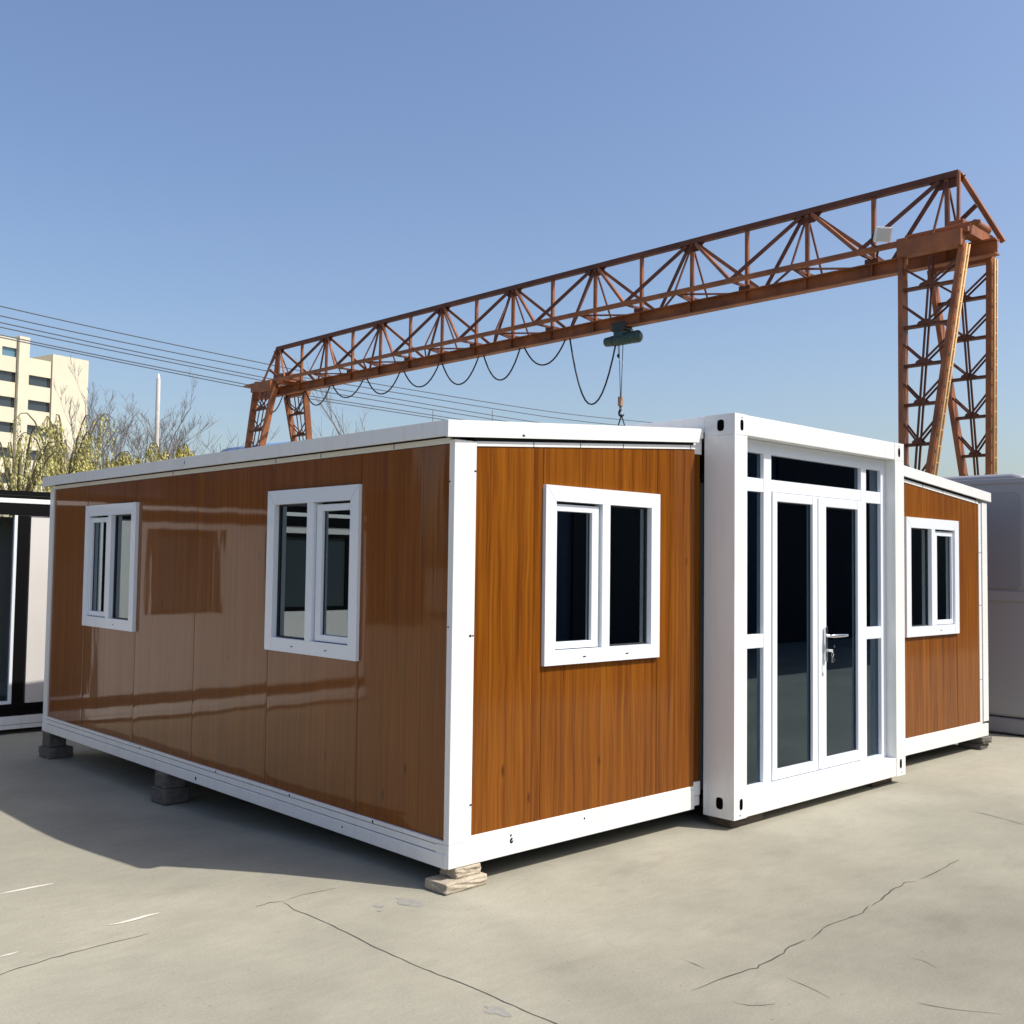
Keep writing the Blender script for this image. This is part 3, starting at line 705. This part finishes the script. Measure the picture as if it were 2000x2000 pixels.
# floodlight on the girder
m = MB(); c = Vector(P(-.70,20.98,7.50))
R_ = Matrix.Rotation(math.radians(-38),3,'Z') @ Matrix.Rotation(math.radians(24),3,'X')
def fl(*p): return c + R_ @ Vector(p)
m.prism([fl(-.15,-.04,-.13),fl(.15,-.04,-.13),fl(.15,-.04,.13),fl(-.15,-.04,.13)], R_ @ Vector((0,.05,0)), 0)
m.prism([fl(-.11,.01,-.09),fl(.11,.01,-.09),fl(.11,.01,.09),fl(-.11,.01,.09)], R_ @ Vector((0,.10,0)), 0)
m.prism([fl(-.125,-.044,-.105),fl(.125,-.044,-.105),fl(.125,-.044,.105),fl(-.125,-.044,.105)], R_ @ Vector((0,.004,0)), 1)
m.tube([fl(-.165,.04,0),fl(-.165,.06,-.17),fl(0,.07,-.24),fl(.165,.06,-.17),fl(.165,.04,0)], .015, 6, 2)
m.bar(fl(0,.07,-.24),fl(.02,.12,-.40),.03,.03,2)
m.build('floodlight', [WHITE, mat('lamp_glass', (.55,.57,.55), .2), BLACK], CR, .006)
# hoist
HO = empty('electric_hoist', (14.247+14.45*.0161,25.835-14.45,0), .0161, 'dark green electric hoist hanging from the crane girder with its hook lowered', 'hoist')
m = MB(); zc = 6.70
m.tube([(0,y,zc-.005-.0*y) for y in (.50,.47,.30,.28,.18)], [.06,.105,.115,.12,.12], 18)
m.tube([(0,y,zc) for y in (.18,.17,-.28,-.29)], [.12,.135,.135,.12], 18)
m.tube([(0,y,zc) for y in (-.29,-.30,-.48,-.55)], [.12,.14,.14,.07], 18)
m.box(-.12,-.12,zc+.05,.12,.16,zc+.20); m.build('body', GREEN, HO, .012)
m = MB()
for sx in (-1,1): m.prism([(sx*.115,-.20,6.95),(sx*.115,.20,6.95),(sx*.115,.12,6.82),(sx*.115,-.12,6.82)], (sx*.02,0,.12))
m.box(-.14,-.20,6.885,.14,.22,6.93)
for sx in (-1,1):
    for y in (-.11,.11): m.tube([(sx*.07,y,7.02),(sx*.112,y,7.02)], .045, 12)
m.build('trolley', mat('hoist_dark', (.02,.026,.026), .5), HO)
m = MB(); m.tube([(0,.085,6.60),(0,.035,5.40)], .010, 6); m.tube([(0,-.03,6.60),(0,.015,5.40)], .010, 6); m.build('wire_rope', STEEL, HO)
m = MB(); m.box(-.05,-.015,5.18,.05,.075,5.40); m.build('hook_block', mat('hook_block_tan', (.33,.22,.15), .6), HO, .015)
m = MB(); hk = [(0,.03,5.20),(0,.03,5.10)] + [(0,.0+.075*math.sin(a)-.01,5.03+.075*math.cos(a)) for a in [x*.32+.3 for x in range(13)]]
m.tube(hk, [.028,.026]+[.028]*9+[.024,.02,.016,.01], 10); m.build('hook', BLACK, HO)
m = MB(); m.tube([(0,.11,6.60),(0,.11,6.38)], .006, 6); m.tube([(0,.11,6.38),(0,.11,6.34),(0,.09,6.28)], [.015,.035,.012], 8); m.build('limit_weight', BLACK, HO)
m = MB()
for y in (-.13,.13): m.tube([(0,0,4.97),(0,y,4.66),(0,y*1.25,4.3)], .016, 6)
m.tube([(0,0,5.0),(0,0,4.93)], .018, 6)
tag(m.build('sling', BLACK, None, 0, (14.247+14.45*.0161,25.835-14.45,0), .0161), 'short black lifting sling hanging from the crane hook just above the roof', 'sling')
# festoon cable
m = MB()
att = [(-1.0,.3,6.45),(.45,1.55,6.4),(1.6,2.95,6.43),(3.08,4.66,6.50),(4.82,6.38,6.42),(6.55,8.07,6.43),(8.2,9.66,6.31),(9.84,11.18,6.24),(11.32,12.72,6.43),(12.85,14.28,5.31)]
last = None; pts = []
for a, b, zl in att:
    n = 14
    for k in range(n+1):
        t = k/n; z = 6.96-(6.96-zl)*(1-abs(2*t-1)**2.1)
        pts.append((0, -(a+(b-a)*t), z if b < 14 or t < .5 else z-.30*(2*t-1)**2))
m.tube(pts, .020, 6)
fc = m.build('festoon_cable', BLACK, None, 0, (14.247,25.835,0), .0161)
tag(fc, 'black power cable hanging in loops under the crane girder up to the hoist', 'cable')

# ------------------------------------------------------------------ power lines
WD = Vector((.9956,.0935,0)); WA = Vector((8.6,34.0,0))
wires = [[(-40,12.2),(-.4,10.21),(10.6,9.89),(15.3,9.88),(28.7,10.1),(36.4,10.45),(80,13)],
 [(-40,11.9),(-.4,9.88),(10.5,9.6),(14.3,9.62),(28.8,9.79),(36.4,10.1),(80,12.7)],
 [(-40,11.6),(-.4,9.65),(10.4,9.30),(13.8,9.34),(28.8,9.40),(36.4,9.7),(80,12.3)],
 [(-40,11.4),(-.4,9.49),(10.3,9.16),(13.2,9.12),(28.8,9.20),(36.4,9.5),(80,12.1)],
 [(-40,11.1),(-.4,9.22),(9.8,8.88),(13.2,8.83),(28.8,8.95),(36.4,9.25),(80,11.9)],
 [(-40,11.0),(-.4,9.14),(9.7,8.76),(13.2,8.71),(28.8,8.8),(36.4,9.1),(80,11.8)]]
wl = ['highest of the thin power lines crossing the sky behind the crane','second highest thin power line crossing behind the crane','third power line from the top crossing behind the crane',
      'fourth power line from the top crossing behind the crane','upper of the two lowest power lines crossing behind the crane','lowest thin power line crossing behind the crane']
def smooth(kn, n=60):
    out = []
    xs = [k[0] for k in kn]; ys = [k[1] for k in kn]; N_ = len(xs)
    ms = [(ys[min(i+1,N_-1)]-ys[max(i-1,0)])/(xs[min(i+1,N_-1)]-xs[max(i-1,0)]) for i in range(N_)]
    for i in range(N_-1):
        hh = xs[i+1]-xs[i]
        for k in range(8):
            t = k/8; h00 = 2*t**3-3*t*t+1; h10 = t**3-2*t*t+t; h01 = -2*t**3+3*t*t; h11 = t**3-t*t
            out.append((xs[i]+hh*t, h00*ys[i]+h10*hh*ms[i]+h01*ys[i+1]+h11*hh*ms[i+1]))
    out.append(kn[-1]); return out
for w, lb in zip(wires, wl):
    m = MB(); m.tube([WA+WD*a+Vector((0,0,b)) for a, b in smooth(w)], .021, 5)
    tag(m.build('power_line', mat('cable_grey', (.06,.07,.09), .6)), lb, 'power line', 'power lines behind the crane')
for (x, y, z, lb) in ((35.49,38.9,10.15,'slim far pole under the power lines, right of the small bare tree'),(33.11,41.2,10.1,'slim far pole under the power lines, beside the small bare tree')):
    m = MB(); m.tube([(x,y,0),(x,y,z)], [.06,.03], 8)
    tag(m.build('utility_pole', STEEL), lb, 'pole', 'slim far poles')

# ------------------------------------------------------------------ cream building
BA = math.atan2(.2250,.9744)
B = empty('apartment_building', (46.63,126.16,0), BA, 'cream multi-storey block with dark ribbon windows far behind the left trees', 'building')
def bpart(name, x0, x1, y0, y1, z0, z1, mt): m = MB(); m.box(x0,y0,z0,x1,y1,z1); return m.build(name, mt, B)
bpart('end_wing', -4.80,.03,0,13,0,26.2,CREAM)
bpart('stair_tower', -9.28,-8.0,-.35,6,0,27.55,CREAM)
rows = [22.03-2.96*i for i in range(8)]
def ribbon(x0, x1, top, left):
    m = MB(); z = 0
    for r in sorted(rows):
        m.box(x0, 0.05, z, x1, 1.0, r); z = r+1.2
    if left:
        m.box(x0,.05,z,x1,1.0,25.0); m.box(x0,.05,25.0,-11.15,1.0,26.05); m.box(x0,.05,26.05,x1,1.0,top)
    else: m.box(x0,.05,z,x1,1.0,top)
    m.box(x0,1.0,0,x1,13,top-.1)
    w = m.build('wall', CREAM, B)
    for r in rows:
        g = MB(); g.box(x0,.35,r,x1-.22,.5,r+1.2); g.box(x1-.22,.3,r,x1,.5,r+1.2,1); g.build('window', [WINDARK, SEAM], B)
    return w
ribbon(-8.0,-4.98,25.25,False); ribbon(-30,-9.42,27.25,True)
g = MB(); g.box(-11.15,.3,25.0,-9.42,.5,26.05); g.build('window', WINBLUE, B)
bpart('shadow_gap', -4.98,-4.80,.5,12,0,25.2,SEAM); bpart('shadow_gap', -9.42,-9.28,.5,12,0,27.0,SEAM)

# ------------------------------------------------------------------ trees
def bare_tree(x, y, h, label, spread=.45, upright=.75, seed=1, n0=9, grp='bare trees behind the wooden house', depth=4):
    rnd = random.Random(seed); root = empty('bare_tree', (x,y,0), 0, label, 'tree', grp)
    t = MB(); c = MB()
    def br(p, d, ln, r, lv, m):
        pts = [p]; rs = [r]; cur = Vector(p); dd = Vector(d)
        for k in range(4):
            dd = (dd + Vector((rnd.uniform(-.14,.14), rnd.uniform(-.14,.14), .06 if lv else 0))).normalized()
            cur = cur + dd*ln/4; pts.append(cur.copy()); rs.append(max(.006, r*(1-(k+1)/4*.65)))
        m.tube(pts, rs, 4 if lv else 7, 0, False)
        if lv >= depth: return
        for k in range(n0 if lv == 0 else rnd.choice((3,4,5))):
            f = rnd.uniform(.28,1) if lv == 0 else rnd.uniform(.3,1)
            i = min(3, int(f*4)); q = pts[i].lerp(pts[i+1], f*4-i)
            a = rnd.uniform(0,6.283); sp = spread*rnd.uniform(.6,1.3)
            nd = (dd*upright + Vector((math.cos(a)*sp, math.sin(a)*sp, .15))).normalized()
            br(q, nd, ln*rnd.uniform(.38,.58), max(.008, rs[i]*.55), lv+1, c)
    br(Vector((0,0,0)), Vector((0,0,1)), h*.64, h*.013, 0, t)
    t.build('trunk', BARK, root); c.build('crown', BARK, root)
    return root
def willow(x, y, h, w, label, seed, mt, ns=150):
    rnd = random.Random(seed); root = empty('willow_tree', (x,y,0), 0, label, 'tree', 'yellow-green willows behind the wooden house')
    t = MB(); c = MB()
    t.tube([(0,0,0),(.1,.05,h*.25),(.05,0,h*.5)], [.22,.17,.13], 8)
    limbs = []
    for k in range(16):
        a = k/16*6.283+rnd.uniform(-.2,.2); r = w*rnd.uniform(.35,1.0); top = h*rnd.uniform(.80,1.0)
        pts = []
        for j in range(8):
            q = j/7; pts.append(Vector((math.cos(a)*r*q**.9+rnd.uniform(-.05,.05), math.sin(a)*r*q**.9+rnd.uniform(-.05,.05), h*.42+(top-h*.42)*math.sin(q*2.0)/math.sin(1.57))))
        t.tube(pts, [.07-.0085*j for j in range(8)], 5, 0, False); limbs.append(pts)
    for k in range(ns):
        pts = rnd.choice(limbs); f = rnd.uniform(1.5,6.98); i = int(f); p = pts[i].lerp(pts[i+1], f-i)
        ln = rnd.uniform(.25,.62)*h*.75; a = rnd.uniform(0,6.283); out = rnd.uniform(.1,.5)
        nleaf = int(ln/.075); yaw0 = rnd.uniform(0,6.28)
        drift = Vector((rnd.uniform(-.15,.15), rnd.uniform(-.15,.15), 0))
        sp = []
        for j in range(9):
            q = j/8; sp.append(p+Vector((math.cos(a)*out*math.sin(q*1.5), math.sin(a)*out*math.sin(q*1.5), -ln*q**1.25+.1*math.sin(q*3)))+drift*q)
        c.tube(sp, .007, 3, 1, False)
        for j in range(nleaf):
            q = rnd.uniform(.03,1)*8; i = min(7,int(q)); b = sp[i].lerp(sp[i+1], q-i)
            y_ = rnd.uniform(0,6.28); L = rnd.uniform(.10,.20); wd = rnd.uniform(.022,.04)
            d = Vector((math.cos(y_)*.5, math.sin(y_)*.5, -.8)).normalized()*L; s = Vector((-math.sin(y_), math.cos(y_), 0))*wd
            c.face([b, b+d*.5+s, b+d, b+d*.5-s], 0)
    t.build('trunk', BARKW, root); c.build('crown', [mt, BARKW], root)
willow(13.4,41.8,8.1,2.6,'tall willow with drooping shoots in front of the cream block, left of the bare poplars',11,LEAFG,150)
willow(10.3,38.0,6.6,2.4,'loose willow at the left edge of the photo in front of the cream block',12,LEAFG,80)
willow(16.3,44.6,7.0,2.0,'yellow willow below the first bare poplar',13,LEAFY,260)
willow(17.4,42.6,6.5,2.0,'rounded yellow willow left of the white pole foot',14,LEAFG,300)
willow(17.5,39.9,6.9,1.8,'yellow rounded willow right of the white pole, nearest the crane',15,LEAFY,400)
willow(13.2,36.0,4.9,2.2,'low willow just above the far end of the wooden house roof',16,LEAFY,190)
bare_tree(20.5,55.5,11.3,'tall bare poplar between the cream block and the white pole',.40,.95,21,13)
bare_tree(23.8,55.2,11.4,'tall bare poplar right behind the white pole',.42,.9,22,13)
bare_tree(22.2,57.5,10.6,'thin bare poplar between two taller bare ones',.45,.8,25,10)
bare_tree(15.6,33.4,7.4,'small leafless tree with crooked twigs left of the far crane legs',.6,.6,23,9,depth=3)
bare_tree(17.4,34.6,7.2,'low leafless shrub-like tree just left of the far crane legs',.7,.5,26,9,depth=3)
bare_tree(29.1,40.6,12.4,'thin bare treetop showing above the roof right of the far crane legs',.5,.8,24,8,depth=3)
bare_tree(18.9,47.0,9.4,'dense grey leafless thicket tree left of the white pole',.6,.6,27,14)
bare_tree(17.1,48.5,9.0,'dense grey leafless thicket tree behind the yellow willow',.6,.6,28,14)
m = MB(); m.tube([(18.4,43.9,0),(18.4,43.9,10.2),(18.4,43.9,10.5)], [.13,.10,.04], 14)
tag(m.build('white_pole', POLEW), 'pale concrete pole rising among the yellow willows', 'pole')
# blue arched roof far behind
S_ = empty('arched_shed', (26.3,44.6,0), .1, 'shed with light blue arched roof far behind the far crane legs', 'shed')
m = MB(); m.box(-1.25,0,0,1.25,5,6.9); m.build('wall', CREAM, S_)
m = MB(); n = 18; arc = [(-1.4*math.cos(math.pi*k/n), 0, 6.91+1.1*math.sin(math.pi*k/n)) for k in range(n+1)]
inn = [(p[0]*.97, 0, 6.91+(p[2]-6.91)*.94) for p in reversed(arc)]
for k in range(n): m.prism([Vector(arc[k])+Vector((0,-.3,0)),Vector(arc[k+1])+Vector((0,-.3,0)),Vector(inn[n-k-1])+Vector((0,-.3,0)),Vector(inn[n-k])+Vector((0,-.3,0))], (0,5.6,0), 0, True)
m.build('roof', BLUET, S_)

# ------------------------------------------------------------------ van right of the house
V = empty('van', (8.2,2.6,0), 0, 'tall grey van parked close beside the right end of the house', 'van')
m = MB()
def vx(x, y, z): return (x-8.2, y-2.6, z)
prof = [(-.10,.17),(-.10,1.2),(-.085,2.0),(-.04,2.42),(.02,2.52),(.12,2.55),(3.9,2.55),(4.3,2.45),(5.0,1.5),(5.55,1.25),(5.65,.9),(5.65,.17)]
m.prism([vx(7.235,y,z) for y, z in prof], (1.93,0,0))
body = m.build('body', VANG, V, .045, seg=4)
def rrect(y0, y1, z0, z1, r, n=6):
    pts = []
    for cy, cz, a0 in ((y1-r,z1-r,0),(y0+r,z1-r,90),(y0+r,z0+r,180),(y1-r,z0+r,270)):
        for k in range(n+1):
            a = math.radians(a0+90*k/n); pts.append((cy+r*math.cos(a), cz+r*math.sin(a)))
    return pts
for xs, dx in ((7.2345,-.010),(9.1655,.010)):
    m = MB(); m.prism([vx(xs,y,z) for y, z in rrect(.045,1.75,1.42,2.36,.06)], (dx,0,0)); m.prism([vx(xs,y,z) for y, z in rrect(1.85,3.5,1.42,2.36,.06)], (dx,0,0)); m.build('side_panel', VAND, V, .004)
    m = MB(); m.prism([vx(xs,y,z) for y, z in rrect(-.04,5.4,1.30,1.395,.03)], (dx*1.6,0,0)); m.build('belt_moulding', VANG, V, .006)
    m = MB(); m.prism([vx(xs,y,z) for y, z in rrect(-.03,4.2,2.45,2.50,.02)], (dx*1.4,0,0)); m.build('roof_rail', VANG, V, .006)
    m = MB(); m.prism([vx(xs,y,z) for y, z in rrect(3.75,4.6,1.5,2.25,.1)], (dx,0,0)); m.build('side_window', WINDARK, V)
m = MB(); m.prism([vx(7.225,y,z) for y, z in ((-.12,.015),(-.12,.165),(5.68,.165),(5.68,.015))], (1.95,0,0)); m.build('sill', VAND, V, .015)
for x0 in (7.24,9.0):
    for y in (1.05,4.55):
        m = MB(); m.tube([vx(x0+.02,y,.36),vx(x0+.14,y,.36)], .36, 24); w = m.build('wheel', BLACK, V)
        m = MB(); m.tube([vx(x0-.012,y,.36),vx(x0+.0,y,.36)], .22, 20); m.build('rim', STEEL, w)
m = MB(); m.box(*vx(7.45,-.115,1.45),*vx(8.17,-.09,2.2)); m.box(*vx(8.23,-.115,1.45),*vx(8.95,-.09,2.2)); m.build('rear_window', WINDARK, V, .01)
for x0 in (7.27,9.03):
    m = MB(); m.box(*vx(x0,-.12,.75),*vx(x0+.10,-.09,1.15)); m.build('tail_light', mat('tail_red', (.35,.02,.02), .2), V, .01)

# ------------------------------------------------------------------ workshop hall across the yard (mirrored in the glass)
W_ = empty('workshop_hall', (16,-8.6,0), 0, 'dark metal workshop hall across the yard, seen mirrored in the door glass', 'hall')
m = MB(); m.box(-13,-12,0,26,0,5.3); m.build('wall', HALLC, W_)
for i in range(6):
    m = MB(); x0 = -12+i*6; m.box(x0,.0,0,x0+4.4,.05,4.2); m.build('door', HALLD, W_)
m = MB()
m.prism([(-13.3,.3,5.302),(-13.3,-6,6.2),(-13.3,-12.3,5.302)], (39.6,0,0)); m.build('roof', HALLC, W_)

# ------------------------------------------------------------------ unseen yard sheds, added to cut sky light and darken side wall reflections
for (loc, rz, ln, lb) in (((-17,-6,-.11), math.pi/2, 26, 'long dark shed added out of view at the left yard edge to block sky light'),
                          ((-15,18.5,-.11), 0, 14.0, 'dark shed added out of view behind the white cabin, mirrored in the side wall')):
    w = empty('unseen_shed', loc, rz, lb, 'shed', 'unseen dark sheds round the yard')
    m = MB(); m.box(0,0,0,ln,8,6.4); m.build('wall', HALLC, w)
    for i in range(int(ln/4.5)):
        d = MB(); d.box(.7+i*4.5,-.05,0,3.9+i*4.5,0,3.6); d.build('door', HALLD, w)
    m = MB(); m.prism([(-.3,-.3,6.402),(-.3,4,7.4),(-.3,8.3,6.402)], (ln+.6,0,0)); m.build('roof', HALLC, w)

# ------------------------------------------------------------------ sky, sun, camera
wd = bpy.data.worlds.new('World'); S.world = wd; wd.use_nodes = True; nt = wd.node_tree
sky = nt.nodes.new('ShaderNodeTexSky'); sky.sky_type = 'NISHITA'; sky.sun_disc = False
SUN = Vector((.82,-1.47,2.30)).normalized()
sky.sun_elevation = math.asin(SUN.z); sky.sun_rotation = math.atan2(SUN.x, SUN.y)
sky.air_density = 1.1; sky.dust_density = 2.8; sky.ozone_density = 1.7; sky.altitude = 50
bg = nt.nodes['Background']; bg.inputs[1].default_value = .112
hs = nt.nodes.new('ShaderNodeHueSaturation'); hs.inputs['Saturation'].default_value = 1.09; hs.inputs['Hue'].default_value = .507
nt.links.new(sky.outputs[0], hs.inputs['Color']); nt.links.new(hs.outputs[0], bg.inputs[0])
sl = bpy.data.lights.new('sun', 'SUN'); sl.energy = 3.5; sl.angle = math.radians(.53); sl.color = (1,.945,.86)
so = bpy.data.objects.new('sun', sl); COL.objects.link(so); so.rotation_euler = SUN.to_track_quat('Z','Y').to_euler(); so.location = SUN*60

cd = bpy.data.cameras.new('camera'); cam = bpy.data.objects.new('camera', cd); COL.objects.link(cam); S.camera = cam
cd.sensor_width = 36; cd.sensor_height = 36; cd.sensor_fit = 'AUTO'; cd.lens = 2041.388/2000*36; cd.clip_start = .05; cd.clip_end = 3000
r = Vector((.7271235891691565,-.6863838829910297,.012978876835847804)); u = Vector((-.04381321509144765,-.027529976947043518,.9986603539505541)); f = Vector((.685107063353688,.7267181472479215,.050090380348267446))
M = Matrix(((r.x,u.x,-f.x,-3.3163301),(r.y,u.y,-f.y,-3.9458195),(r.z,u.z,-f.z,1.5928723),(0,0,0,1)))
cam.matrix_world = M

S.render.engine = 'CYCLES'; S.render.resolution_x = 1024; S.render.resolution_y = 1024
S.cycles.max_bounces = 8; S.cycles.transparent_max_bounces = 16; S.cycles.glossy_bounces = 5
S.view_settings.view_transform = 'Standard'; S.view_settings.look = 'None'; S.view_settings.gamma = 1
S.view_settings.use_curve_mapping = False; S.view_settings.exposure = .59
